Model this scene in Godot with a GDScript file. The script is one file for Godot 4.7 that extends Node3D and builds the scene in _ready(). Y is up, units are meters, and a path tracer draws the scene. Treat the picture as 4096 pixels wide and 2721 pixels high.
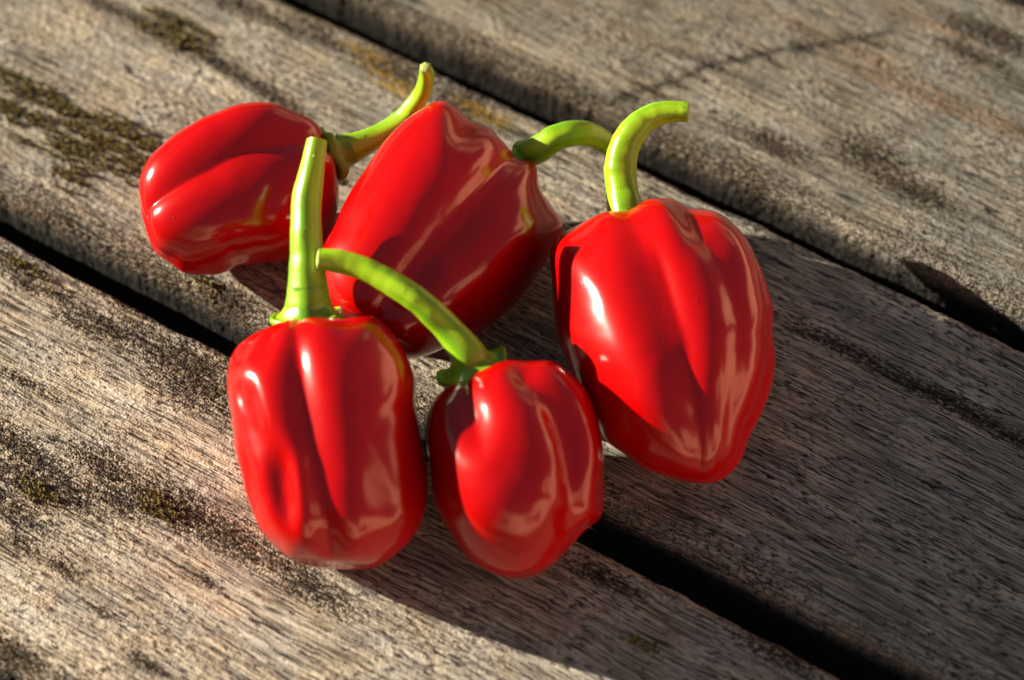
extends Node3D
# Five glossy red peppers in low sun on an old table of weathered planks.

const SUN_TURN := 16.0      # degrees that the sunlight swings towards the viewer
const SUN_HEIGHT := 17.0    # degrees above the horizon
const ALONG := Vector3(0.85435, 0.0, 0.51968)    # along the planks
const ACROSS := Vector3(-0.51968, 0.0, 0.85435)  # across the planks
const FACE_RIGHT := Vector3(1, 0, 0)
const FACE_UP := Vector3(0, 0.55919, -0.82904)

class Pepper:
	var a: Vector3
	var b: Vector3
	var r := 0.0
	var top_round := 0.74
	var tip_round := 0.74
	var sh := 0.0
	var td := 0.0
	var dz := 1.0
	var db := 1.0
	var prof := []
	var reach := []     # how far the outline stands out, every 11.25 degrees
	var broad := []     # the same, smoothed, for the side that bulges towards the viewer
	var creases := []
	var dents := []
	var calyx_at: Vector3
	var calyx_r := 0.005
	var calyx_h := 0.004
	var knobs := 0.08
	var path := []
	var radii := []
	func crease(from, to, depth, width, s0, s1, power, fade):
		creases.append([deg_to_rad(from), deg_to_rad(to), depth, deg_to_rad(width), s0, s1, power, fade])
	func dent(s, angle, long, wide, depth):
		dents.append([s, deg_to_rad(angle), long, deg_to_rad(wide), depth])
	func stalk(p: Vector3, radius: float):
		path.append(p)
		radii.append(radius)

class Wood:
	const W := 2048
	const H := 768
	const MM := 300.0 / 2048.0
	var n0 := 0.0
	var n1 := 0.0
	var masks := []
	var relief := PackedFloat32Array()
	var color: ImageTexture
	var bump: ImageTexture
	func _init(from: float, to: float):
		n0 = from
		n1 = to
		for i in 6:
			var m := PackedFloat32Array()
			m.resize(W * H)
			masks.append(m)
	func spot(d: float, n: float, l: float, w: float, kind: int):
		var cu := (d + 150.0) / MM
		var cv := (n - n0 + 16.0) / MM
		var ru := l * 0.75 / MM
		var rv := w * 0.75 / MM
		var m: PackedFloat32Array = masks[kind]
		for v in range(maxi(0, int(cv - rv * 1.6)), mini(H, int(cv + rv * 1.6))):
			for u in range(maxi(0, int(cu - ru * 1.6)), mini(W, int(cu + ru * 1.6))):
				var q := 1.6 - Vector2((u - cu) / ru, (v - cv) / rv).length()
				if q > m[v * W + u]:
					m[v * W + u] = q
		masks[kind] = m
	# a crack: a dark groove between two points
	func split(d0: float, na: float, d1: float, nb: float, w: float):
		var a := Vector2((d0 + 150.0) / MM, (na - n0 + 16.0) / MM)
		var b := Vector2((d1 + 150.0) / MM, (nb - n0 + 16.0) / MM)
		var half := w / MM
		var m: PackedFloat32Array = masks[5]
		for v in range(maxi(0, int(minf(a.y, b.y) - half - 6)), mini(H, int(maxf(a.y, b.y) + half + 7))):
			for u in range(maxi(0, int(minf(a.x, b.x) - half)), mini(W, int(maxf(a.x, b.x) + half + 1))):
				var p := Vector2(u, v + 0.5 * sin(u * 0.045 + sin(u * 0.013) * 3.0) + 0.7 * sin(u * 0.31))
				var q := 1.0 - p.distance_to(Geometry2D.get_closest_point_to_segment(p, a, b)) / half
				if q > m[v * W + u]:
					m[v * W + u] = q
		masks[5] = m
	func field(noise_seed: int, w: int, h: int, frequency: float, octaves: int) -> PackedByteArray:
		var n := FastNoiseLite.new()
		n.seed = noise_seed
		n.noise_type = FastNoiseLite.TYPE_SIMPLEX_SMOOTH
		n.frequency = frequency
		n.fractal_octaves = octaves
		n.fractal_type = FastNoiseLite.FRACTAL_FBM if octaves > 1 else FastNoiseLite.FRACTAL_NONE
		var im := n.get_image(w, h)
		if w != W or h != H:
			im.resize(W, H, Image.INTERPOLATE_CUBIC)
		im.convert(Image.FORMAT_L8)
		return im.get_data()
	# base tones are sRGB, 0 to 1: the wood's own colour
	func paint(key: int, deep: Vector3, mid: Vector3, pale: Vector3, sandy_left: float, sandy_right: float, edge: float, far_edge: float):
		var fib := field(key + 1, 44, H, 0.28, 3)
		var fine := field(key + 2, 72, H, 0.42, 2)
		var band := field(key + 3, 28, H, 0.035, 4)
		var streak := field(key + 11, 30, H, 0.075, 3)
		var sand := field(key + 4, 900, H, 0.17, 3)
		var grit := field(key + 10, 1400, H, 0.4, 2)
		var patch := field(key + 5, 256, 96, 0.05, 3)
		var hue := field(key + 6, 256, 192, 0.07, 3)
		var crk := field(key + 7, 72, H, 0.022, 2)
		var speck := field(key + 8, W, H, 0.11, 1)
		var dash := field(key + 12, 420, H, 0.24, 2)
		var bend := FastNoiseLite.new()
		bend.seed = key + 9
		bend.frequency = 0.0022
		var shift := PackedInt32Array()
		for u in W:
			shift.append(int(9.0 * bend.get_noise_2d(u, 0.0)))
		var rgb := PackedByteArray()
		rgb.resize(W * H * 3)
		var low := PackedByteArray()
		low.resize(W * H)
		relief.resize(W * H)
		var m_dirt: PackedFloat32Array = masks[0]
		var m_moss: PackedFloat32Array = masks[1]
		var m_ochre: PackedFloat32Array = masks[2]
		var m_pale: PackedFloat32Array = masks[3]
		var m_brown: PackedFloat32Array = masks[4]
		var m_cut: PackedFloat32Array = masks[5]
		var grey_right := 0.55 if n0 < 0.0 and n1 > 0.0 else 0.35
		var dirt_tone := Vector3(0.185, 0.148, 0.11)
		var moss_tone := Vector3(0.42, 0.36, 0.2)
		var ochre_tone := Vector3(0.52, 0.4, 0.13)
		var brown_tone := Vector3(0.42, 0.31, 0.215)
		for v in H:
			var n := n0 - 16.0 + v * MM
			var near := edge * clampf(1.0 - (n1 - 0.5 - n) / 5.0, 0.0, 1.0) * (1.0 if n < n1 + 3.0 else 0.8)
			near = maxf(near, far_edge * clampf(1.0 - (n - n0) / 3.0, 0.0, 1.0))
			var gap_shade := lerpf(1.0, 0.3, clampf(maxf(n - n1 - 1.5, n0 - 1.0 - n) / 5.0, 0.0, 1.0))    # shade of the gaps painted into the plank sides, darker with depth
			for u in W:
				var i := v * W + u
				var k := clampi(v + shift[u], 0, H - 1) * W + u
				var sandy := lerpf(sandy_left, sandy_right, smoothstep(0.33, 0.72, u / 2048.0))
				var f := fib[k] / 255.0 - 0.5
				var g := fine[k] / 255.0 - 0.5
				var b := band[k] / 255.0 - 0.5
				var s := sand[i] / 255.0 - 0.5
				var p := patch[i] / 255.0 - 0.5
				var h := hue[i] / 255.0 - 0.5
				var st := streak[k] / 255.0 - 0.5
				var gr := grit[i] / 255.0 - 0.5
				var pore := clampf((-g - 0.1) * 5.0, 0.0, 1.0)
				var sp := speck[i] / 255.0
				var c := absf(crk[k] / 255.0 - 0.5)
				var crack := clampf(1.0 - c / 0.013, 0.0, 1.0) * clampf(0.9 - 2.2 * p - sandy * 0.4, 0.0, 1.0)
				sandy = clampf(sandy + p * 0.9, 0.1, 1.0)
				var t := 0.54 + f * 0.62 * (1.15 - 0.6 * sandy) + g * 0.74 * (1.15 - 0.6 * sandy) + b * 0.16 + st * 0.28 + s * 0.62 * sandy + gr * 0.55 * (0.2 + sandy) + p * 0.2 + m_pale[i] * 0.16
				var grey := grey_right * smoothstep(0.4, 0.75, u / 2048.0)
				t = clampf(t, 0.0, 1.0)
				var tone := deep.lerp(mid, t * 2.0) if t < 0.5 else mid.lerp(pale, t * 2.0 - 1.0)
				tone *= Vector3(1.0 + h * 0.08, 1.0 + h * 0.01, 1.0 - h * 0.1)
				var soil := clampf(m_dirt[i] + near, 0.0, 1.0)
				var dirt := clampf((m_dirt[i] * 0.74 + near * 0.85 * smoothstep(0.72, 0.5, u / 2048.0) + s * 2.4 + gr * 2.2 + p * 0.5 + f * 0.9 - 0.34) * 2.0, 0.0, 1.0) if m_dirt[i] + near > 0.02 else 0.0
				var brown := clampf((m_brown[i] * 0.8 + f * 1.2 + s * 0.8 + b * 0.8 - 0.3) * 1.4, 0.0, 1.0) if m_brown[i] > 0.02 else 0.0
				var moss := clampf((m_moss[i] * 0.55 + s * 2.6 + st * 1.6 + f * 1.0 + gr * 0.8 + (sp - 0.5) * 1.2 - 0.74) * 2.4, 0.0, 1.0) if m_moss[i] > 0.02 else 0.0
				var ochre := clampf((m_ochre[i] * 0.9 + s * 1.6 + f * 0.6 - 0.5) * 2.0, 0.0, 1.0) if m_ochre[i] > 0.02 else 0.0
				var mean := (tone.x + tone.y + tone.z) / 3.0
				tone = tone.lerp(Vector3(0.95, 0.97, 0.95) * mean, grey)
				tone = tone.lerp(brown_tone * (1.0 + s * 0.5 + f * 0.6), brown * 0.4)
				tone = tone.lerp(dirt_tone * (1.0 + s * 0.9 + g * 0.5), dirt * 0.88)
				tone = tone.lerp(ochre_tone * (1.0 + s * 0.9), ochre * 0.7)
				tone = tone.lerp(moss_tone * (1.0 + s * 1.2), moss * 0.85)
				var pit := clampf((0.33 + p * 0.22 + st * 0.15 - dash[k] / 255.0) * 7.0, 0.0, 1.0)
				tone *= (1.0 - 0.72 * crack) * (1.0 - 0.55 * pit) * (1.0 - 0.6 * pore * (1.0 - 0.6 * sandy))
				var cut := clampf(m_cut[i] * 1.05 + f * 2.2 + s * 1.4 - 0.3, 0.0, 1.0) if m_cut[i] > 0.0 else 0.0
				tone *= 1.0 - 0.42 * cut
				tone *= gap_shade
				rgb[i * 3] = clampi(int(tone.x * 255.0), 0, 255)
				rgb[i * 3 + 1] = clampi(int(tone.y * 255.0), 0, 255)
				rgb[i * 3 + 2] = clampi(int(tone.z * 255.0), 0, 255)
				m_moss[i] = moss
				m_dirt[i] = dirt
				var high := 0.5 + s * 0.38 * sandy + gr * 0.34 * (0.35 + sandy) + f * 0.3 * (1.2 - sandy) + g * 0.22 - pore * 0.12 - crack * 0.3 - pit * 0.15 + soil * (gr * 0.5 + s * 0.4) - cut * 0.15
				low[i] = clampi(int(high * 255.0), 0, 255)
				relief[i] = (b * 0.45 + p * 0.35 + f * 0.16 + st * 0.1 + s * 0.13 * sandy - crack * 0.28 - pit * 0.12 + soil * (gr * 0.3 + s * 0.25) - dirt * 0.08 + moss * (0.15 + s * 0.4) - cut * 0.2) * 0.001
		masks[0] = m_dirt
		masks[1] = m_moss
		var im := Image.create_from_data(W, H, false, Image.FORMAT_RGB8, rgb)
		color = ImageTexture.create_from_image(im)
		bump = ImageTexture.create_from_image(Image.create_from_data(W, H, false, Image.FORMAT_L8, low))
	func height(d: float, row: float) -> float:
		var u := posmod(int((d + 150.0) / MM), W)
		var v := posmod(int(row / MM), H)
		return relief[v * W + u]

var rough := FastNoiseLite.new()


func linear(r: float, g: float, b: float) -> Color:
	return Color(r, g, b).linear_to_srgb()


func crom(a: Array, x: float, around: bool) -> float:
	var i := int(floor(x))
	var u := x - i
	var n := a.size()
	var q := []
	for k in [i - 1, i, i + 1, i + 2]:
		q.append(a[posmod(k, n)] if around else a[clampi(k, 0, n - 1)])
	return 0.5 * (2.0 * q[1] + (q[2] - q[0]) * u + (2.0 * q[0] - 5.0 * q[1] + 4.0 * q[2] - q[3]) * u * u + (3.0 * q[1] - q[0] - 3.0 * q[2] + q[3]) * u * u * u)


# A sheet of rows with the same number of points; round = the last point of a row meets its first.
func sheet(rows: Array, tints: Array, round_rows: bool, tile := Vector2.ONE) -> ArrayMesh:
	var n := rows.size()
	var m: int = rows[0].size()
	var v := PackedVector3Array()
	var nr := PackedVector3Array()
	var uv := PackedVector2Array()
	var cl := PackedColorArray()
	var middle := Vector3.ZERO
	for row in rows:
		middle += row[0] + row[m / 2] + row[m / 4] + row[m * 3 / 4]
	middle /= 4.0 * n
	var out := 0.0
	for i in n:
		var up: PackedVector3Array = rows[maxi(i - 1, 0)]
		var down: PackedVector3Array = rows[mini(i + 1, n - 1)]
		var here: PackedVector3Array = rows[i]
		for j in m:
			var l := (j - 1 + (m - 1) * int(j == 0)) if round_rows else maxi(j - 1, 0)
			var r := (j + 1 - (m - 1) * int(j == m - 1)) if round_rows else mini(j + 1, m - 1)
			var q := (down[j] - up[j]).cross(here[r] - here[l])
			nr.append(q.normalized() if q.length_squared() > 1e-24 else Vector3.ZERO)
			v.append(here[j])
			uv.append(Vector2(tile.x * j / (m - 1.0), tile.y * i / (n - 1.0)))
			cl.append(tints[i * m + j] if tints.size() > m else tints[0])
			out += q.dot(here[j] - middle)
	var s := 1.0 if out > 0.0 else -1.0
	for k in nr.size():
		nr[k] *= s
	# poles
	for i in [0, n - 1]:
		if (rows[i][0] as Vector3).distance_squared_to(rows[i][m / 2]) < 1e-14:
			var sum := Vector3.ZERO
			var w := 1 if i == 0 else n - 2
			for j in m - 1:
				sum += nr[w * m + j]
			for j in m:
				nr[i * m + j] = sum.normalized()
	var ix := PackedInt32Array()
	for i in n - 1:
		for j in m - 1:
			var a := i * m + j
			if s > 0.0:
				ix.append_array([a, a + 1, a + m, a + 1, a + m + 1, a + m])
			else:
				ix.append_array([a, a + m, a + 1, a + 1, a + m, a + m + 1])
	return pack(v, nr, uv, cl, ix)


func pack(v, nr, uv, cl, ix) -> ArrayMesh:
	var arrays := []
	arrays.resize(Mesh.ARRAY_MAX)
	arrays[Mesh.ARRAY_VERTEX] = v
	arrays[Mesh.ARRAY_NORMAL] = nr
	arrays[Mesh.ARRAY_TEX_UV] = uv
	if cl.size():
		arrays[Mesh.ARRAY_COLOR] = cl
	arrays[Mesh.ARRAY_INDEX] = ix
	var mesh := ArrayMesh.new()
	mesh.add_surface_from_arrays(Mesh.PRIMITIVE_TRIANGLES, arrays)
	return mesh


func put(called: String, mesh: Mesh, material: Material, parent: Node) -> MeshInstance3D:
	var o := MeshInstance3D.new()
	o.name = called
	o.mesh = mesh
	o.material_override = material
	parent.add_child(o, true)
	return o


func thing(called: String, label: String, category: String, group := "") -> Node3D:
	var o := Node3D.new()
	o.name = called
	o.set_meta("label", label)
	o.set_meta("category", category)
	if group:
		o.set_meta("group", group)
	add_child(o, true)
	return o


# ---------- light ----------
func sky_picture() -> ImageTexture:
	var w := 1024
	var h := 512
	var data := PackedFloat32Array()
	data.resize(w * h * 3)
	var puff := FastNoiseLite.new()
	puff.seed = 12
	puff.noise_type = FastNoiseLite.TYPE_SIMPLEX_SMOOTH
	puff.frequency = 1.9
	puff.fractal_octaves = 5
	var sun := sun_way()
	for y in h:
		var el := PI * (0.5 - (y + 0.5) / h)
		for x in w:
			var az := TAU * (x + 0.5) / w
			var dir := Vector3(sin(az) * cos(el), sin(el), -cos(az) * cos(el))
			var c := Vector3(0.02, 0.018, 0.014)
			if el > 0.0:
				var t := sin(el)
				var toward := dir.dot(sun)
				c = Vector3(0.018, 0.044, 0.062).lerp(Vector3(0.028, 0.045, 0.056), exp(-t * 6.0))
				c += Vector3(0.5, 0.34, 0.17) * 0.3 * pow(maxf(toward, 0.0), 14.0)
				# heaps of cloud along the horizon, thinning out upwards; the low sun lights those opposite it
				var heap := puff.get_noise_3d(dir.x * 1.3, dir.y * 2.2, dir.z * 1.3) + 0.5 - t * 1.5
				var d := smoothstep(0.0, 0.16, heap)
				var lit := lerpf(0.04, 1.0, smoothstep(0.2, -0.55, toward))
				c = c.lerp(Vector3(1.2, 0.58, 0.32) * lit * (0.75 + 0.3 * d), d)
			var i := (y * w + x) * 3
			data[i] = c.x
			data[i + 1] = c.y
			data[i + 2] = c.z
	return ImageTexture.create_from_image(Image.create_from_data(w, h, false, Image.FORMAT_RGBF, data.to_byte_array()))


func sun_way() -> Vector3:
	var a := deg_to_rad(SUN_TURN)
	var e := deg_to_rad(SUN_HEIGHT)
	return Vector3(-cos(e) * cos(a), sin(e), -cos(e) * sin(a))


# ---------- table ----------
func plank(table: Node3D, w: Wood, n0: float, n1: float, y: float, fine: bool, called := "plank") -> MeshInstance3D:
	var mm := 0.001
	var step := 0.45 if fine else 1.5
	var ds := PackedFloat32Array()
	var d := -150.0
	while d <= 150.0:
		ds.append(d)
		d += step
	for k in 12:
		ds.insert(0, -150.0 - (k + 1) * 20.0)
		ds.append(150.0 + (k + 1) * 20.0)
	# the cross-section: points, outward directions and how far along the texture
	var pts := []
	var outs := []
	var r := 1.9
	for k in 6:
		pts.append(Vector2(n0, -23.0 + (23.0 - r) * k / 6.0))
		outs.append(Vector2(-1, 0))
	for k in 7:
		var a := PI - PI * 0.5 * k / 6.0
		outs.append(Vector2(cos(a), sin(a)))
		pts.append(Vector2(n0 + r, -r) + outs[-1] * r)
	var count := int((n1 - n0 - 2 * r) / step)
	for k in range(1, count):
		outs.append(Vector2(0, 1))
		pts.append(Vector2(lerpf(n0 + r, n1 - r, float(k) / count), 0))
	for k in 7:
		var a := PI * 0.5 - PI * 0.5 * k / 6.0
		outs.append(Vector2(cos(a), sin(a)))
		pts.append(Vector2(n1 - r, -r) + outs[-1] * r)
	for k in 14:
		pts.append(Vector2(n1, -r - (23.0 - r) * (k + 1) / 14.0))
		outs.append(Vector2(1, 0))
	var m := pts.size()
	var along := PackedFloat32Array()
	along.resize(m)
	var anchor := 13 + count / 2
	along[anchor] = pts[anchor].x - n0 + 16.0
	for k in range(anchor + 1, m):
		along[k] = along[k - 1] + pts[k].distance_to(pts[k - 1])
	for k in range(anchor - 1, -1, -1):
		along[k] = along[k + 1] - pts[k].distance_to(pts[k + 1])
	var v := PackedVector3Array()
	var uv := PackedVector2Array()
	var n := ds.size()
	for i in n:
		var inner := absf(ds[i]) <= 150.0
		var wave := rough.get_noise_2d(ds[i] * 4.0, n1) * 0.5 + rough.get_noise_2d(ds[i] * 16.0, n1 + 50.0) * 0.16 + rough.get_noise_2d(ds[i] * 55.0, n1 + 90.0) * 0.1
		for k in m:
			var p: Vector2 = pts[k]
			var o: Vector2 = outs[k]
			var h := w.height(ds[i], along[k]) * 1000.0 * (1.0 if k > 9 and k < m - 17 else 1.2) if inner else 0.0
			p += o * h
			if absf(o.x) > 0.2:
				p.x += wave * absf(o.x)
			v.append(Vector3(ds[i] * mm, y + p.y * mm, p.x * mm))
			uv.append(Vector2((ds[i] + 150.0) / 300.0, along[k] / (768.0 * 300.0 / 2048.0)))
	var nr := PackedVector3Array()
	var ix := PackedInt32Array()
	for i in n:
		var a := maxi(i - 1, 0) * m
		var b := mini(i + 1, n - 1) * m
		for k in m:
			var q := (v[i * m + mini(k + 1, m - 1)] - v[i * m + maxi(k - 1, 0)]).cross(v[b + k] - v[a + k])
			nr.append(q.normalized())
			if i < n - 1 and k < m - 1:
				var c := i * m + k
				ix.append_array([c, c + m, c + 1, c + 1, c + m, c + m + 1])
	var mat := StandardMaterial3D.new()
	mat.resource_name = "weathered_wood"
	mat.albedo_texture = w.color
	mat.roughness = 0.88
	mat.metallic_specular = 0.3
	mat.heightmap_enabled = true
	mat.heightmap_texture = w.bump
	mat.heightmap_scale = 0.05
	return put(called, pack(v, nr, uv, PackedColorArray(), ix), mat, table)


func tuft_mesh() -> ArrayMesh:
	var st := SurfaceTool.new()
	st.begin(Mesh.PRIMITIVE_TRIANGLES)
	for k in 6:
		var a := TAU * k / 6.0
		var lean := Vector3(cos(a), 0, sin(a))
		var side := Vector3(-sin(a), 0, cos(a)) * 0.00011
		var foot := lean * 0.0001
		var knee := lean * 0.00026 + Vector3.UP * 0.0004
		var tip := lean * (0.00042 + 0.0001 * (k % 3)) + Vector3.UP * (0.00076 - 0.00012 * (k % 2))
		for t in [[foot - side, knee - side, foot + side], [foot + side, knee - side, knee + side], [knee - side, tip, knee + side]]:
			for q in t:
				st.add_vertex(q)
	st.generate_normals()
	return st.commit()


func moss(w: Wood, parent: Node3D, y: float, most: int, key: int):
	var rng := RandomNumberGenerator.new()
	rng.seed = key
	var places := []
	var tints := []
	var m: PackedFloat32Array = w.masks[1]
	var dirt: PackedFloat32Array = w.masks[0]
	for k in 400000:
		if places.size() >= most:
			break
		var u := rng.randi_range(2, Wood.W - 3)
		var v := rng.randi_range(100, Wood.H - 120)
		var i := v * Wood.W + u
		var thick := m[i]
		if thick < 0.45 and not (dirt[i] > 0.75 and rng.randf() < 0.025):
			continue
		var n := w.n0 - 16.0 + v * Wood.MM
		if n < w.n0 + 2.5 or n > w.n1 - 2.5:
			continue
		var size := rng.randf_range(0.55, 1.15) * (1.0 if thick >= 0.45 else 0.6)
		var b := Basis(Vector3.UP, rng.randf() * TAU).scaled(Vector3(size, size * rng.randf_range(0.7, 1.2), size))
		places.append(Transform3D(b, Vector3((u * Wood.MM - 150.0) * 0.001, y + w.relief[i] - 0.00008, n * 0.001)))
		var q := rng.randf()
		tints.append(Color(0.12, 0.095, 0.03).lerp(Color(0.25, 0.205, 0.065), q) if thick >= 0.45 else Color(0.06, 0.042, 0.024))
	if places.is_empty():
		return
	var mat := StandardMaterial3D.new()
	mat.resource_name = "moss"
	mat.vertex_color_use_as_albedo = true
	mat.roughness = 0.95
	var mm := MultiMesh.new()
	mm.transform_format = MultiMesh.TRANSFORM_3D
	mm.use_colors = true
	mm.mesh = tuft_mesh()
	mm.instance_count = places.size()
	for k in places.size():
		mm.set_instance_transform(k, places[k])
		mm.set_instance_color(k, tints[k])
	var o := MultiMeshInstance3D.new()
	o.name = "moss"
	o.multimesh = mm
	o.material_override = mat
	o.set_meta("kind", "stuff")
	parent.add_child(o, true)


# ---------- peppers ----------
func fruit_shape(p: Pepper, key: int) -> ArrayMesh:
	var n := 120
	var m := 217
	var eye := Vector3(0.00000, 0.42814, 0.28879)
	var axis := p.b - p.a
	var long := axis.length()
	axis /= long
	var c := (p.a + p.b) * 0.5
	var e1 := (eye - c).normalized().cross(axis).normalized()
	var e2 := axis.cross(e1)
	var rows := []
	var tints := []
	var red := Color(0.38, 0.0003, 0.0018)
	for i in n + 1:
		var s := float(i) / n
		var rho := pow(maxf(sin(PI * s), 0.0), p.top_round if s < 0.5 else p.tip_round)
		if i == 0 or i == n:
			rho = 0.0
		var ax := -cos(PI * s)
		ax = signf(ax) * pow(absf(ax), 0.9)
		var z := (ax * 0.5 + 0.5) * long
		var rise := sin(rho * PI) ** 2
		var wide := p.r * crom(p.prof, s * (p.prof.size() - 1), false) * rho
		var row := PackedVector3Array()
		for j in m:
			var th := TAU * (j % (m - 1)) / (m - 1)
			var cut := 0.0
			for g in p.creases:
				var x: float = absf(fposmod(th - lerpf(g[0], g[1], s) + PI, TAU) - PI) / g[3]
				if x < 4.0:
					var f: float = smoothstep(0.0, 1.0, (s - g[4] + g[7]) / g[7]) * smoothstep(0.0, 1.0, (g[5] + g[7] - s) / g[7])
					cut += g[2] * f * exp(-pow(x, g[6]))
			for g in p.dents:
				var x: float = (fposmod(th - g[1] + PI, TAU) - PI) / g[3]
				var y: float = (s - g[0]) / g[2]
				cut += g[4] * exp(-pow(x * x + y * y, 1.3))
			var swell := p.r * rise * (p.td if s > 0.5 else -p.sh) * clampf(1.0 - 2.2 * cut, 0.0, 1.0)
			var q := p.a + axis * (z + swell) + (e1 * cos(th) + e2 * sin(th) * (p.dz if sin(th) > 0.0 else p.db)) * wide * (1.0 - cut)
			var d := q - c
			var x2 := d.dot(FACE_RIGHT)
			var y2 := d.dot(FACE_UP)
			var turn := fposmod(atan2(y2, x2), TAU)
			var k := crom(p.reach, fposmod(turn / TAU * 32.0, 32.0), true) - 1.0
			var smooth_k: float = p.broad[0] - 1.0
			for w in 3:
				smooth_k += p.broad[1 + w * 2] * cos((w + 1) * turn) + p.broad[2 + w * 2] * sin((w + 1) * turn)
			k = lerpf(k, smooth_k, pow(clampf(rho * sin(th), 0.0, 1.0), 2.0))
			q += FACE_RIGHT * k * x2 + FACE_UP * k * y2
			var wob := rough.get_noise_3d(q.x * 9000.0 + key * 77, q.y * 9000.0, q.z * 9000.0) * 0.00009 + rough.get_noise_3d(q.x * 26000.0, q.y * 26000.0 + key * 50, q.z * 26000.0) * 0.000018
			q += (q - c).normalized() * wob * rho
			row.append(q)
			var shade := 1.0 + 0.12 * rough.get_noise_3d(q.x * 4000.0, q.y * 4000.0, q.z * 4000.0 + key * 31)
			tints.append(Color(red.r * shade, red.g * (1.0 + cut), red.b * shade))
		rows.append(row)
	return sheet(rows, tints, true, Vector2(3, 2))


func stalk_shape(p: Pepper, key: int) -> Array:
	var rows := []
	var tints := []
	var m := 49
	var n := (p.path.size() - 1) * 10
	var side := Vector3.ZERO
	var last: Array
	for i in n + 1:
		var t := i / 10.0
		var q := curve(p.path, t)
		var fw := (curve(p.path, t + 0.05) - curve(p.path, t - 0.05)).normalized()
		if side == Vector3.ZERO:
			side = fw.cross(Vector3(0.3, 0.5, 0.8)).normalized()
		side = (side - fw * side.dot(fw)).normalized()
		var other := fw.cross(side)
		var rad := crom(p.radii, t, false)
		rad *= 1.0 + 0.045 * rough.get_noise_2d(i * 9.0, key * 40.0)
		var row := PackedVector3Array()
		for j in m:
			var a := TAU * (j % (m - 1)) / (m - 1)
			var rib := cos(5.0 * a + t * 0.25 + key)
			var rr := rad * (1.0 + 0.025 * rib + 0.04 * rough.get_noise_3d(cos(a) * 40.0, sin(a) * 40.0, i * 5.0 + key * 100))
			row.append(q + (side * cos(a) + other * sin(a)) * rr)
			var mix := clampf(0.5 + 0.3 * rib + 0.7 * rough.get_noise_3d(cos(a) * 60.0, sin(a) * 60.0, i * 2.2 + key * 300) - 0.25 * t / n * 10.0, 0.0, 1.0)
			var tone := Color(0.3, 0.5, 0.012).lerp(Color(0.11, 0.28, 0.008), mix)
			if rough.get_noise_3d(cos(a) * 150.0, sin(a) * 150.0, i * 14.0 + key * 500) > 0.67:
				tone = tone.lerp(Color(0.08, 0.06, 0.01), 0.6)
			tints.append(tone)
		rows.append(row)
		last = [q, fw, side, other, rad]
	return [sheet(rows, tints, true), last]


func curve(path: Array, t: float) -> Vector3:
	var x := []
	var y := []
	var z := []
	for q in path:
		x.append(q.x)
		y.append(q.y)
		z.append(q.z)
	return Vector3(crom(x, t, false), crom(y, t, false), crom(z, t, false))


func calyx_shape(p: Pepper, key: int) -> ArrayMesh:
	var up: Vector3 = (p.path[1] - p.calyx_at).normalized()
	var side := up.cross(Vector3(0.2, 0.3, 0.9)).normalized()
	var other := up.cross(side)
	var rim := p.calyx_r
	var high := p.calyx_h
	var t0 := 0.0
	while t0 < 3.0 and curve(p.path, t0).distance_to(p.calyx_at) < high:
		t0 += 0.05
	var neck := crom(p.radii, t0, false) * 0.98
	var profile := []
	for k in 11:
		var t := k / 10.0
		profile.append(Vector2(lerpf(neck, rim * 0.97, pow(t, 1.75)), lerpf(high, 0.0007, 1.0 - pow(1.0 - t, 1.5))))
	for a in [60, 20, -20, -60, -90]:
		profile.append(Vector2(rim * 0.97 + cos(deg_to_rad(a)) * 0.0007, 0.0004 + sin(deg_to_rad(a)) * 0.00085))
	profile.append(Vector2(rim * 0.6, -0.0006))
	profile.append(Vector2(0.0002, -0.0006))
	var rows := []
	var tints := []
	var m := 73
	for i in profile.size():
		var row := PackedVector3Array()
		for j in m:
			var a := TAU * (j % (m - 1)) / (m - 1)
			var out := clampf((profile[i].x - neck) / (rim - neck), 0.0, 1.0)
			var lobe := 1.0 + out * (p.knobs * cos(5.0 * a + key) + 0.07 * rough.get_noise_2d(cos(a) * 60.0 + key * 90, sin(a) * 60.0))
			var lift := out * rim * (0.07 * cos(5.0 * a + key + 0.8) + 0.06 * rough.get_noise_2d(cos(a) * 80.0, sin(a) * 80.0 + key * 70))
			row.append(p.calyx_at + (side * cos(a) + other * sin(a)) * profile[i].x * lobe + up * (profile[i].y + lift))
			var tone := Color(0.26, 0.45, 0.012).lerp(Color(0.1, 0.26, 0.008), clampf(0.5 + rough.get_noise_3d(cos(a) * 70.0, sin(a) * 70.0, i * 12.0 + key * 60), 0.0, 1.0))
			if i > 14:
				tone = tone.lerp(Color(0.3, 0.3, 0.07), 0.6)
			tints.append(tone)
		rows.append(row)
	return sheet(rows, tints, true)


func cut_shape(e: Array) -> ArrayMesh:
	var rows := []
	for k in 6:
		var f := k / 5.0
		var row := PackedVector3Array()
		for j in 33:
			var a := TAU * (j % 32) / 32.0
			var rr: float = e[4] * (1.02 * f)
			var lift: float = 0.00025 * (1.0 - f * f) + 0.00018 * f * rough.get_noise_2d(cos(a) * 90.0, sin(a) * 90.0) - (0.00015 if k == 5 else 0.0)
			row.append(e[0] + (e[2] * cos(a) + e[3] * sin(a)) * rr + e[1] * lift)
		rows.append(row)
	return sheet(rows, [Color.WHITE], true)


func pepper(p: Pepper, label: String, key: int, skin: Material, green: Material, pith: Material):
	var o := thing("chili_pepper", label, "chili pepper", "red chili peppers heaped on the table")
	put("fruit", fruit_shape(p, key), skin, o)
	put("calyx", calyx_shape(p, key), green, o)
	var made := stalk_shape(p, key)
	var stem := put("stem", made[0], green, o)
	put("cut_end", cut_shape(made[1]), pith, stem)


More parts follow.
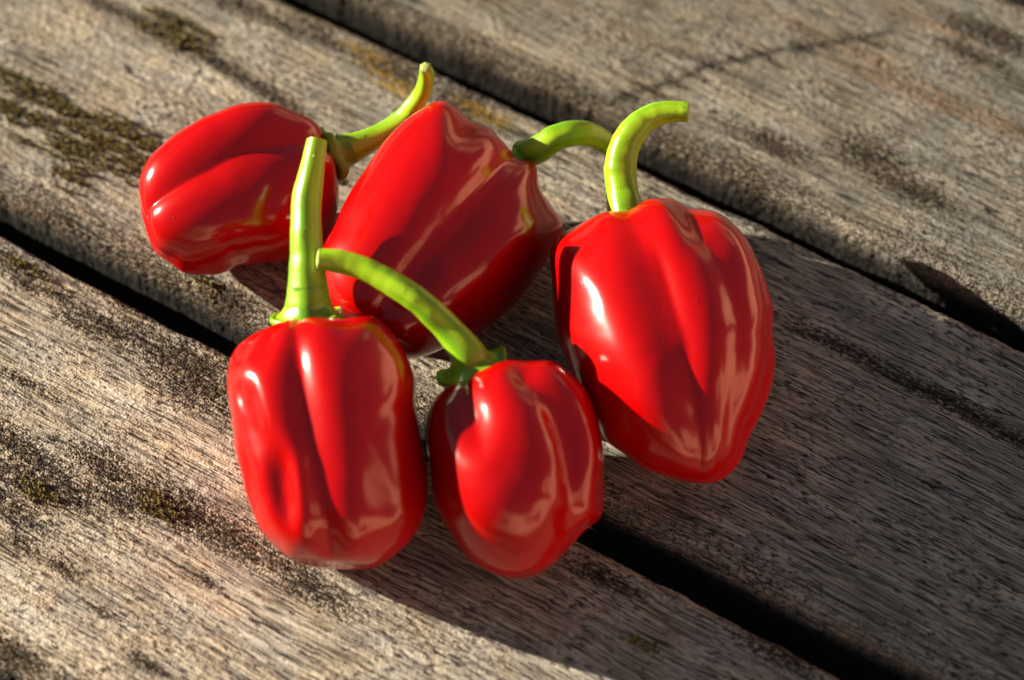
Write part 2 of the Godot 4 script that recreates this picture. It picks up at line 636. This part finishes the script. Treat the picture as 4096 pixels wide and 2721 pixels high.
func skin_relief() -> ImageTexture:
	var w := 768
	var h := PackedFloat32Array()
	h.resize(w * w)
	var n := FastNoiseLite.new()
	n.seed = 21
	n.noise_type = FastNoiseLite.TYPE_SIMPLEX_SMOOTH
	n.frequency = 0.075
	n.fractal_octaves = 3
	n.fractal_gain = 0.45
	var im := n.get_seamless_image(w, w)
	im.convert(Image.FORMAT_L8)
	var b := im.get_data()
	for i in w * w:
		h[i] = b[i] / 255.0 * 0.05
	for k in 2:
		h = softened(h, w)
	var rng := RandomNumberGenerator.new()
	rng.seed = 5
	for k in 22:
		var cx := rng.randi_range(10, w - 11)
		var cy := rng.randi_range(10, w - 11)
		var r := rng.randf_range(2.0, 4.5)
		var up := rng.randf_range(0.1, 0.4)
		for y in range(-9, 10):
			for x in range(-9, 10):
				h[(cy + y) * w + cx + x] += up * exp(-(x * x + y * y) / (r * r))
	return ImageTexture.create_from_image(Image.create_from_data(w, w, false, Image.FORMAT_RF, h.to_byte_array()))


func softened(h: PackedFloat32Array, w: int) -> PackedFloat32Array:
	var out := h.duplicate()
	for y in w:
		var a := posmod(y - 1, w) * w
		var b := y * w
		var c := posmod(y + 1, w) * w
		for x in w:
			var l := posmod(x - 1, w)
			var r := posmod(x + 1, w)
			out[b + x] = (4.0 * h[b + x] + 2.0 * (h[b + l] + h[b + r] + h[a + x] + h[c + x]) + h[a + l] + h[a + r] + h[c + l] + h[c + r]) / 16.0
	return out


func _ready():
	var cam := Camera3D.new()
	cam.name = "camera"
	var lens := CameraAttributesPhysical.new()
	lens.frustum_focal_length = 97.02
	lens.frustum_focus_distance = 0.504
	lens.exposure_aperture = 9.0
	lens.frustum_near = 0.05
	lens.frustum_far = 60.0
	cam.attributes = lens
	cam.position = Vector3(0.00000, 0.42814, 0.28879)
	add_child(cam)
	cam.look_at(Vector3.ZERO)
	cam.current = true

	var sky_mat := PanoramaSkyMaterial.new()
	sky_mat.panorama = sky_picture()
	var sky := Sky.new()
	sky.sky_material = sky_mat
	var env := Environment.new()
	env.background_mode = Environment.BG_SKY
	env.sky = sky
	env.tonemap_mode = Environment.TONE_MAPPER_LINEAR
	env.tonemap_exposure = 3.05
	env.sdfgi_enabled = true
	env.ssao_enabled = true
	env.ssil_enabled = true
	var world := WorldEnvironment.new()
	world.name = "world"
	world.environment = env
	add_child(world)

	var sun := DirectionalLight3D.new()
	sun.name = "sun"
	sun.light_color = Color(1.0, 0.945, 0.86)
	sun.light_energy = 1.6
	sun.light_angular_distance = 0.5
	sun.shadow_enabled = true
	add_child(sun)
	sun.look_at_from_position(sun_way(), Vector3.ZERO)

	rough.seed = 3
	rough.noise_type = FastNoiseLite.TYPE_SIMPLEX_SMOOTH
	rough.frequency = 0.01
	rough.fractal_octaves = 2

	# the table
	var table := thing("wooden_table", "weathered grey wooden table of broad planks with dark gaps, grain and moss", "table")
	table.basis = Basis(ALONG, Vector3.UP, ACROSS)
	var w := Wood.new(-48.2, 22.2)
	w.spot(-113.9, -0.4, 10, 3, 1)
	w.spot(-113.8, 4.1, 8, 3, 1)
	w.spot(-106.4, -0.4, 10, 2.5, 1)
	w.spot(-97.7, 7.1, 6, 5, 1)
	w.spot(-98.0, 0.9, 12, 3, 1)
	w.spot(-92.1, -2.7, 8, 3, 1)
	w.spot(-85.6, 3.5, 8, 4, 1)
	w.spot(-93.8, 11.0, 5, 4, 1)
	w.spot(-93.9, 2.2, 6, 4, 1)
	w.spot(-87.3, -1.8, 5, 3, 1)
	w.spot(-106.3, 9.8, 3, 1.5, 1)
	w.spot(-107.0, 3.2, 8, 2, 1)
	w.spot(-104.8, -27.8, 8, 2, 0)
	w.spot(-113.3, -27.4, 8, 2, 0)
	w.spot(-97.9, -28.7, 9, 4, 1)
	w.spot(-96.2, -27.0, 9, 3, 0)
	w.spot(-90.4, -27.2, 8, 1.5, 0)
	w.spot(-85.8, -26.7, 10, 1.8, 0)
	w.spot(-79.1, -26.1, 8, 1.8, 0)
	w.spot(-72.4, -25.6, 7, 1.8, 0)
	w.spot(-79.3, -42.0, 8, 1.6, 0)
	w.spot(-74.8, -44.8, 8, 2, 0)
	w.spot(-70.5, -43.1, 8, 2, 0)
	w.spot(-80.2, -48.2, 6, 2, 0)
	w.spot(-92.0, -41.8, 8, 3, 0)
	w.spot(-69.0, -25.1, 8, 2, 0)
	w.spot(-56.2, -42.0, 8, 1.5, 2)
	w.spot(-51.9, -39.4, 8, 1.3, 2)
	w.spot(-62.0, -44.5, 8, 2, 2)
	w.spot(-34.8, -43.9, 8, 2, 2)
	w.spot(-30.4, -43.4, 6, 2, 2)
	w.spot(-50.7, -41.5, 7, 1.5, 2)
	w.spot(-56.4, -43.9, 12, 4, 0)
	w.spot(-36.9, -44.0, 10, 4, 0)
	w.spot(-56.9, 20.5, 4, 2, 1)
	w.spot(-51.3, 20.3, 6, 3, 0)
	w.spot(54.0, -31.0, 14, 2, 0)
	w.spot(63.5, -30.3, 12, 1.5, 0)
	w.spot(67.6, -30.2, 14, 1.5, 0)
	w.spot(74.6, -30.5, 14, 2, 0)
	w.spot(81.9, -30.0, 12, 2, 0)
	w.spot(89.3, -29.4, 10, 2, 0)
	w.spot(49.0, -32.6, 12, 4, 3)
	w.spot(60.3, -46.4, 16, 5, 3)
	w.spot(-109.0, -18.5, 20, 5, 3)
	w.spot(-82.3, -21.6, 14, 4, 3)
	w.split(48.8, -33.0, 57.4, -31.4, .7)
	w.split(57.4, -31.4, 63.9, -30.2, .7)
	w.split(63.9, -30.2, 72.4, -30.3, .7)
	w.split(72.4, -30.3, 80.8, -30.4, .7)
	w.split(80.8, -30.4, 88.4, -29.4, .7)
	w.split(88.4, -29.4, 93.7, -29.4, .7)
	w.split(-101.7, 18.0, -90.7, 19.4, .5)
	w.split(-90.7, 19.4, -80.0, 18.4, .5)
	w.split(-80.0, 18.4, -71.0, 18.7, .5)
	w.split(-87.2, 15.7, -73.5, 15.9, .4)
	w.split(-105.4, 18.0, -100.1, 18.0, .4)
	w.split(39.2, -33.6, 56.2, -34.6, .4)
	w.split(45.8, -49.4, 62.7, -49.0, .4)
	w.paint(100, Vector3(0.23, 0.21, 0.18), Vector3(0.55, 0.52, 0.46), Vector3(0.775, 0.735, 0.66), 0.85, 0.1, 0.95, 0.25)
	var middle := w
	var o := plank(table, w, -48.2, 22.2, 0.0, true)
	moss(w, o, 0.0, 2600, 1)
	w = Wood.new(30.2, 104.4)
	w.spot(-91.9, 34.4, 8, 3, 0)
	w.spot(-82.9, 35.4, 5, 1.2, 1)
	w.spot(-85.0, 36.7, 5, 2, 0)
	w.spot(-89.6, 34.7, 4, 2, 1)
	w.spot(-79.3, 36.1, 6, 1.5, 0)
	w.spot(-67.7, 36.7, 14, 2, 0)
	w.spot(-66.1, 30.5, 6, 2.6, 0)  # this and the next: shade of a hollow in the edge, painted as dark spots
	w.spot(-67.4, 30.1, 7, 2, 0)
	w.spot(-70.2, 38.8, 8, 2, 0)
	w.spot(-50.3, 35.9, 22, 5, 0)
	w.spot(-43.5, 38.5, 14, 6, 0)
	w.spot(-56.9, 36.4, 12, 4, 0)
	w.spot(-66.3, 66.8, 12, 3, 0)
	w.spot(-60.0, 67.4, 10, 3, 0)
	w.spot(-59.3, 72.3, 10, 4, 0)
	w.spot(-52.1, 70.1, 10, 4, 0)
	w.spot(-56.7, 78.2, 8, 3, 0)
	w.spot(-56.8, 73.0, 4, 2, 1)
	w.spot(-48.1, 62.3, 12, 3, 0)
	w.spot(-39.0, 64.2, 9, 4, 0)
	w.spot(-35.2, 64.1, 6, 3, 1)
	w.spot(-43.0, 66.7, 8, 3, 0)
	w.spot(-30.7, 62.4, 18, 4, 0)
	w.spot(-24.0, 62.5, 16, 4, 0)
	w.spot(-17.4, 63.8, 14, 3, 0)
	w.spot(-10.6, 62.8, 10, 3, 0)
	w.spot(-52.3, 82.9, 5, 2, 0)
	w.spot(-42.5, 83.1, 4, 1.6, 0)
	w.spot(-19.2, 72.1, 3, 1.6, 0)
	w.spot(-32.3, 86.7, 4, 1.3, 0)
	w.spot(-18.9, 91.0, 5, 1.5, 0)
	w.spot(-4.2, 64.0, 12, 3, 0)
	w.spot(54.5, 42.9, 5, 1.2, 1)
	w.spot(-72.3, 54.9, 8, 1, 0)
	w.spot(-41.0, 101.5, 8, 3, 0)
	w.spot(40.2, 34.9, 8, 2, 0)
	w.spot(74.1, 31.5, 10, 3, 0)
	w.spot(-43.6, 93.1, 20, 8, 3)
	w.spot(-36.2, 51.8, 14, 4, 3)
	w.spot(-58.1, 48.5, 18, 5, 3)
	w.spot(-10.0, 74.6, 20, 5, 3)
	w.split(-49.1, 54.2, -38.2, 53.0, .4)
	w.split(-38.2, 53.0, -32.3, 53.2, .4)
	w.split(22.3, 63.0, 33.8, 62.7, .4)
	w.split(54.8, 28.1, 80.6, 27.5, .4)
	w.paint(200, Vector3(0.24, 0.215, 0.18), Vector3(0.63, 0.585, 0.515), Vector3(0.84, 0.795, 0.715), 0.6, 0.2, 0.8, 0.3)
	var lower := w
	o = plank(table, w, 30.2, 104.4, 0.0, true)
	moss(w, o, 0.0, 900, 2)
	w = Wood.new(-125.3, -55.8)
	w.spot(-36.1, -51.0, 14, 2, 0)
	w.spot(-20.1, -52.9, 14, 2, 0)
	w.spot(20.7, -96.1, 20, 3, 4)
	w.spot(32.3, -92.6, 20, 3, 4)
	w.spot(46.4, -93.3, 22, 3, 4)
	w.spot(55.2, -94.8, 14, 3, 4)
	w.spot(37.1, -73.6, 9, 4, 0)
	w.spot(19.5, -66.7, 12, 3, 0)
	w.spot(-10.4, -62.1, 4, 1.4, 0)
	w.spot(-7.5, -65.8, 5, 1, 0)
	w.spot(-4.0, -70.2, 4, 1, 0)
	w.spot(-2.0, -73.7, 4, 1, 0)
	w.spot(-0.3, -77.8, 4, 1, 0)
	w.spot(3.6, -81.7, 3, 0.8, 0)
	w.spot(7.2, -85.9, 3, 0.8, 0)
	w.spot(13.3, -91.3, 3, 1.6, 0)
	w.spot(16.7, -94.3, 4, 1, 0)
	w.spot(22.7, -99.7, 5, 1, 0)
	w.spot(33.1, -110.4, 14, 2, 4)
	w.spot(44.2, -107.7, 12, 2, 0)
	w.spot(45.9, -114.1, 14, 3, 0)
	w.spot(48.2, -70.4, 12, 3, 0)
	w.spot(-46.1, -62.2, 20, 5, 3)
	w.spot(-1.0, -54.3, 10, 2, 3)
	w.spot(34.1, -108.3, 5, 3, 3)
	w.spot(-31.2, -63.2, 18, 4, 3)
	w.spot(9.5, -70.9, 20, 6, 3)
	w.spot(36.7, -56.0, 14, 3, 3)
	w.split(-12.2, -60.0, -8.9, -64.7, 1.3)
	w.split(-8.9, -64.7, -4.1, -70.4, 1.3)
	w.split(-4.1, -70.4, -1.8, -75.1, 1.3)
	w.split(-1.8, -75.1, 0.3, -78.6, 1.3)
	w.split(0.3, -78.6, 4.9, -82.8, 1.3)
	w.split(4.9, -82.8, 9.8, -88.4, 1.3)
	w.split(9.8, -88.4, 13.9, -92.0, 1.3)
	w.split(13.9, -92.0, 18.6, -96.2, 1.3)
	w.split(18.6, -96.2, 27.1, -104.7, 1.3)
	w.split(-0.5, -78.2, 11.3, -78.5, .5)
	w.paint(300, Vector3(0.22, 0.2, 0.165), Vector3(0.47, 0.44, 0.385), Vector3(0.66, 0.63, 0.56), 0.6, 0.75, 0.9, 0.2)
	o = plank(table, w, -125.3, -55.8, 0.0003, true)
	moss(w, o, 0.0003, 300, 3)
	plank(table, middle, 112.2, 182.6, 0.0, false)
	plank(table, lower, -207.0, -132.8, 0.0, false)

	# the peppers
	var skin := StandardMaterial3D.new()
	skin.resource_name = "pepper_skin"
	skin.vertex_color_use_as_albedo = true
	skin.roughness = 0.45
	skin.metallic_specular = 0.1
	skin.clearcoat_enabled = true
	skin.clearcoat = 1.0
	skin.clearcoat_roughness = 0.155
	skin.subsurf_scatter_enabled = true
	skin.subsurf_scatter_strength = 0.1
	skin.heightmap_enabled = true
	skin.heightmap_texture = skin_relief()
	skin.heightmap_scale = 0.03
	var green := StandardMaterial3D.new()
	green.resource_name = "stem_green"
	green.vertex_color_use_as_albedo = true
	green.roughness = 0.32
	green.metallic_specular = 0.5
	green.heightmap_enabled = true
	green.heightmap_texture = skin.heightmap_texture
	green.heightmap_scale = 0.06
	green.subsurf_scatter_enabled = true
	green.subsurf_scatter_strength = 0.08
	var pith := StandardMaterial3D.new()
	pith.resource_name = "cut_pith"
	pith.albedo_color = linear(0.34, 0.38, 0.1)
	pith.roughness = 0.85
	var p: Pepper
	p = Pepper.new()
	p.a = Vector3(-0.03340, 0.01403, -0.03182); p.b = Vector3(-0.06965, 0.01253, -0.01585); p.r = 0.01891; p.top_round = 0.55; p.tip_round = 0.65; p.sh = 0.2; p.td = 0.1; p.dz = 0.689; p.db = 0.689
	p.prof = [0.95, 1, 1.03, 1, 1.012, 1.02]
	p.reach += [0.781, 0.790, 0.832, 0.826, 0.830, 0.844, 0.885, 0.891]
	p.reach += [0.889, 0.877, 0.881, 0.871, 0.868, 0.861, 0.862, 0.844]
	p.reach += [0.832, 0.865, 0.876, 0.870, 0.809, 0.823, 0.802, 0.780]
	p.reach += [0.729, 0.743, 0.767, 0.827, 0.883, 0.922, 0.892, 0.815]
	p.broad = [0.8397, -0.0098, 0.0341, 0.0093, -0.0129, -0.0067, -0.0388]
	p.crease(122, 116, 0.19, 20, 0, 0.95, 1.35, 0.12)
	p.crease(20, 24, 0.1, 26, 0.25, 0.85, 2, 0.25)
	p.crease(196, 200, 0.12, 22, 0, 0.8, 1.8, 0.2)
	p.crease(330, 330, 0.1, 26, 0, 0.8, 2, 0.2)
	p.crease(262, 262, 0.12, 24, 0, 0.8, 1.8, 0.2)
	p.calyx_at = Vector3(-0.03453, 0.01380, -0.03260); p.calyx_r = 0.0054; p.calyx_h = 0.004200000000000001
	p.stalk(Vector3(-0.03235, 0.01380, -0.03411), 0.00360)
	p.stalk(Vector3(-0.02927, 0.01420, -0.03524), 0.00270)
	p.stalk(Vector3(-0.02519, 0.01500, -0.03722), 0.00210)
	p.stalk(Vector3(-0.02102, 0.01700, -0.03933), 0.00195)
	p.stalk(Vector3(-0.01848, 0.02000, -0.04063), 0.00180)
	p.stalk(Vector3(-0.01675, 0.02300, -0.04161), 0.00165)
	p.stalk(Vector3(-0.01604, 0.02700, -0.04173), 0.00145)
	p.stalk(Vector3(-0.01628, 0.03000, -0.04143), 0.00115)
	pepper(p, "red chili pepper lying nearest the moss, one deep crease along its top", 1, skin, green, pith)
	p = Pepper.new()
	p.a = Vector3(0.00296, 0.01793, -0.03127); p.b = Vector3(-0.02862, 0.01493, 0.01254); p.r = 0.02312; p.top_round = 0.44; p.tip_round = 0.76; p.sh = 0.17; p.td = 0.1; p.dz = 0.64; p.db = 0.816
	p.prof = [0.95, 1, 1.03, 1, 0.99, 0.96]
	p.reach += [0.770, 0.804, 0.733, 0.705, 0.796, 0.731, 0.783, 0.819]
	p.reach += [0.970, 0.962, 0.931, 0.898, 0.866, 0.852, 0.844, 0.836]
	p.reach += [0.864, 0.853, 0.834, 0.816, 0.799, 0.795, 0.756, 0.732]
	p.reach += [0.703, 0.707, 0.700, 0.708, 0.713, 0.725, 0.723, 0.737]
	p.broad = [0.7958, -0.0627, 0.0675, -0.0043, -0.0117, 0.0242, -0.0286]
	p.crease(88, 92, 0.17, 18, 0, 0.95, 1.7, 0.12)
	p.crease(98, 101, 0.05, 7, 0, 0.9, 1.5, 0.15)
	p.crease(128, 150, 0.05, 14, 0, 0.22, 1.7, 0.18)
	p.crease(40, 30, 0.05, 24, 0.1, 0.8, 2, 0.25)
	p.crease(215, 215, 0.12, 22, 0, 0.8, 1.8, 0.2)
	p.crease(290, 290, 0.12, 22, 0, 0.8, 1.8, 0.2)
	p.calyx_at = Vector3(-0.00069, 0.01547, -0.02764); p.calyx_r = 0.006; p.calyx_h = 0.004
	p.stalk(Vector3(0.00204, 0.01600, -0.03138), 0.00290)
	p.stalk(Vector3(0.00495, 0.01850, -0.03098), 0.00260)
	p.stalk(Vector3(0.00804, 0.02050, -0.03204), 0.00250)
	p.stalk(Vector3(0.01154, 0.02050, -0.03318), 0.00245)
	p.stalk(Vector3(0.01469, 0.01900, -0.03400), 0.00230)
	p.stalk(Vector3(0.01716, 0.01700, -0.03413), 0.00210)
	p.stalk(Vector3(0.01957, 0.01500, -0.03317), 0.00190)
	pepper(p, "red chili pepper at the back of the heap with a broad crease down its face", 2, skin, green, pith)
	p = Pepper.new()
	p.a = Vector3(-0.03580, 0.02634, 0.01293); p.b = Vector3(-0.03101, 0.00934, 0.05402); p.r = 0.01961; p.top_round = 0.45; p.tip_round = 0.5; p.sh = 0.07; p.td = 0.04; p.dz = 0.896; p.db = 0.896
	p.prof = [0.9, 0.98, 1, 1, 1, 0.95]
	p.reach += [0.938, 0.922, 0.915, 0.958, 0.961, 0.960, 0.961, 0.878]
	p.reach += [0.882, 0.922, 0.895, 0.901, 0.926, 0.896, 0.841, 0.804]
	p.reach += [0.794, 0.783, 0.764, 0.766, 0.765, 0.798, 0.829, 0.902]
	p.reach += [0.943, 0.977, 1.002, 0.979, 0.994, 1.002, 0.991, 0.969]
	p.broad = [0.9005, 0.0867, 0.0055, -0.0256, -0.0452, -0.0129, 0.0185]
	p.crease(107, 88, 0.19, 14, 0.06, 0.98, 1.6, 0.18)
	p.crease(128, 122, 0.07, 8, 0, 0.2, 1.8, 0.14)
	p.crease(149, 147, 0.07, 9, 0, 0.2, 1.8, 0.14)
	p.crease(56, 56, 0.05, 26, 0.25, 0.55, 2, 0.25)
	p.crease(62, 62, 0.06, 20, 0.72, 1, 2, 0.2)
	p.crease(345, 345, 0.1, 24, 0, 0.8, 1.8, 0.2)
	p.crease(205, 205, 0.12, 24, 0, 0.8, 1.8, 0.2)
	p.crease(280, 280, 0.12, 24, 0, 0.8, 1.8, 0.2)
	p.dent(0.66, 122, 0.13, 11, 0.15)
	p.dent(0.45, 134, 0.09, 9, 0.05)
	p.dent(0.38, 143, 0.035, 4, 0.03)
	p.dent(0.86, 92, 0.08, 13, 0.09)
	p.dent(0.93, 120, 0.06, 20, 0.07)
	p.calyx_at = Vector3(-0.03591, 0.02580, 0.01310); p.calyx_r = 0.0060999999999999995; p.calyx_h = 0.0064
	p.stalk(Vector3(-0.03598, 0.02650, 0.01261), 0.00440)
	p.stalk(Vector3(-0.03607, 0.02900, 0.00992), 0.00380)
	p.stalk(Vector3(-0.03620, 0.03200, 0.00560), 0.00320)
	p.stalk(Vector3(-0.03648, 0.03500, 0.00078), 0.00280)
	p.stalk(Vector3(-0.03641, 0.03750, -0.00437), 0.00265)
	p.stalk(Vector3(-0.03573, 0.03950, -0.00819), 0.00235)
	p.stalk(Vector3(-0.03473, 0.04200, -0.01455), 0.00185)
	pepper(p, "red chili pepper with a thick straight upright stem and a dimpled front", 3, skin, green, pith)
	p = Pepper.new()
	p.a = Vector3(-0.00717, 0.02217, 0.02007); p.b = Vector3(0.00455, 0.00767, 0.05779); p.r = 0.01947; p.top_round = 0.46; p.tip_round = 0.5; p.sh = 0.1; p.td = 0.04; p.dz = 0.805; p.db = 0.805
	p.prof = [0.9, 1, 1.04, 1, 0.76, 0.51]
	p.reach += [0.885, 0.917, 0.945, 0.968, 0.963, 0.948, 0.929, 0.853]
	p.reach += [0.845, 0.810, 0.816, 0.777, 0.772, 0.733, 0.693, 0.665]
	p.reach += [0.671, 0.684, 0.693, 0.697, 0.716, 0.751, 0.793, 0.800]
	p.reach += [0.811, 0.831, 0.823, 0.790, 0.797, 0.835, 0.913, 0.889]
	p.broad = [0.8129, 0.1117, 0.0378, -0.0203, 0.0265, 0.0081, 0.0176]
	p.crease(104, 92, 0.2, 15, 0, 0.3, 1.5, 0.2)
	p.crease(55, 42, 0.11, 14, 0.25, 0.68, 1.9, 0.16)
	p.crease(8, 8, 0.07, 16, 0.5, 0.9, 1.8, 0.2)
	p.crease(165, 165, 0.05, 24, 0, 0.8, 2, 0.3)
	p.crease(205, 205, 0.1, 24, 0, 0.8, 1.8, 0.2)
	p.crease(285, 285, 0.1, 24, 0, 0.8, 1.8, 0.2)
	p.dent(0.5, 46, 0.1, 9, 0.06)
	p.dent(0.8, 20, 0.06, 12, 0.07)
	p.calyx_at = Vector3(-0.00666, 0.02280, 0.02195); p.calyx_r = 0.005900000000000001; p.calyx_h = 0.004200000000000001
	p.stalk(Vector3(-0.00683, 0.02350, 0.02146), 0.00360)
	p.stalk(Vector3(-0.00805, 0.02600, 0.01990), 0.00310)
	p.stalk(Vector3(-0.01147, 0.02850, 0.01660), 0.00255)
	p.stalk(Vector3(-0.01405, 0.03050, 0.01483), 0.00240)
	p.stalk(Vector3(-0.01663, 0.03200, 0.01314), 0.00230)
	p.stalk(Vector3(-0.01984, 0.03300, 0.01117), 0.00225)
	p.stalk(Vector3(-0.02308, 0.03350, 0.00926), 0.00220)
	p.stalk(Vector3(-0.02666, 0.03400, 0.00757), 0.00215)
	p.stalk(Vector3(-0.03086, 0.03450, 0.00652), 0.00210)
	p.stalk(Vector3(-0.03422, 0.03500, 0.00645), 0.00190)
	p.knobs = 0.06
	pepper(p, "small plump red chili pepper whose long curved stem crosses the pepper behind it", 4, skin, green, pith)
	p = Pepper.new()
	p.a = Vector3(0.02094, 0.02151, -0.01565); p.b = Vector3(0.03359, 0.00901, 0.04238); p.r = 0.02255; p.top_round = 0.45; p.tip_round = 0.9; p.sh = 0.16; p.td = 0.0; p.dz = 0.836; p.db = 0.709
	p.prof = [1, 1.06, 1.06, 1, 0.8008, 0.6232]
	p.reach += [0.872, 0.879, 0.930, 0.939, 0.952, 0.943, 0.881, 0.804]
	p.reach += [0.844, 0.811, 0.818, 0.828, 0.881, 0.816, 0.791, 0.792]
	p.reach += [0.769, 0.746, 0.730, 0.727, 0.747, 0.785, 0.784, 0.803]
	p.reach += [0.787, 0.811, 0.869, 0.877, 0.834, 0.833, 0.843, 0.858]
	p.broad = [0.8307, 0.0628, 0.0342, -0.0022, 0.0006, -0.0083, 0.0305]
	p.crease(90, 75, 0.15, 19, 0.1, 0.92, 1.8, 0.22)
	p.crease(80, 73, 0.035, 5, 0.4, 0.88, 1.5, 0.15)
	p.crease(48, 44, 0.09, 15, 0, 0.75, 1.7, 0.25)
	p.crease(0, 22, 0.08, 14, 0.35, 0.88, 1.6, 0.2)
	p.crease(130, 125, 0.03, 22, 0, 0.6, 2, 0.3)
	p.crease(200, 200, 0.11, 24, 0, 0.8, 1.8, 0.2)
	p.crease(285, 285, 0.12, 22, 0, 0.8, 1.8, 0.2)
	p.calyx_at = Vector3(0.02214, 0.01858, -0.01132); p.calyx_r = 0.0065; p.calyx_h = 0.0035
	p.stalk(Vector3(0.02135, 0.02000, -0.01324), 0.00360)
	p.stalk(Vector3(0.02088, 0.02080, -0.01586), 0.00330)
	p.stalk(Vector3(0.02036, 0.02180, -0.01909), 0.00305)
	p.stalk(Vector3(0.02015, 0.02320, -0.02198), 0.00295)
	p.stalk(Vector3(0.02042, 0.02480, -0.02431), 0.00290)
	p.stalk(Vector3(0.02130, 0.02640, -0.02657), 0.00280)
	p.stalk(Vector3(0.02279, 0.02760, -0.02845), 0.00260)
	p.stalk(Vector3(0.02483, 0.02860, -0.03013), 0.00240)
	p.stalk(Vector3(0.02750, 0.02940, -0.03085), 0.00220)
	p.stalk(Vector3(0.02994, 0.02980, -0.03100), 0.00200)
	p.stalk(Vector3(0.03261, 0.03000, -0.03073), 0.00185)
	pepper(p, "biggest red chili pepper, tapering to a blunt tip, its stem hooked over at the end", 5, skin, green, pith)
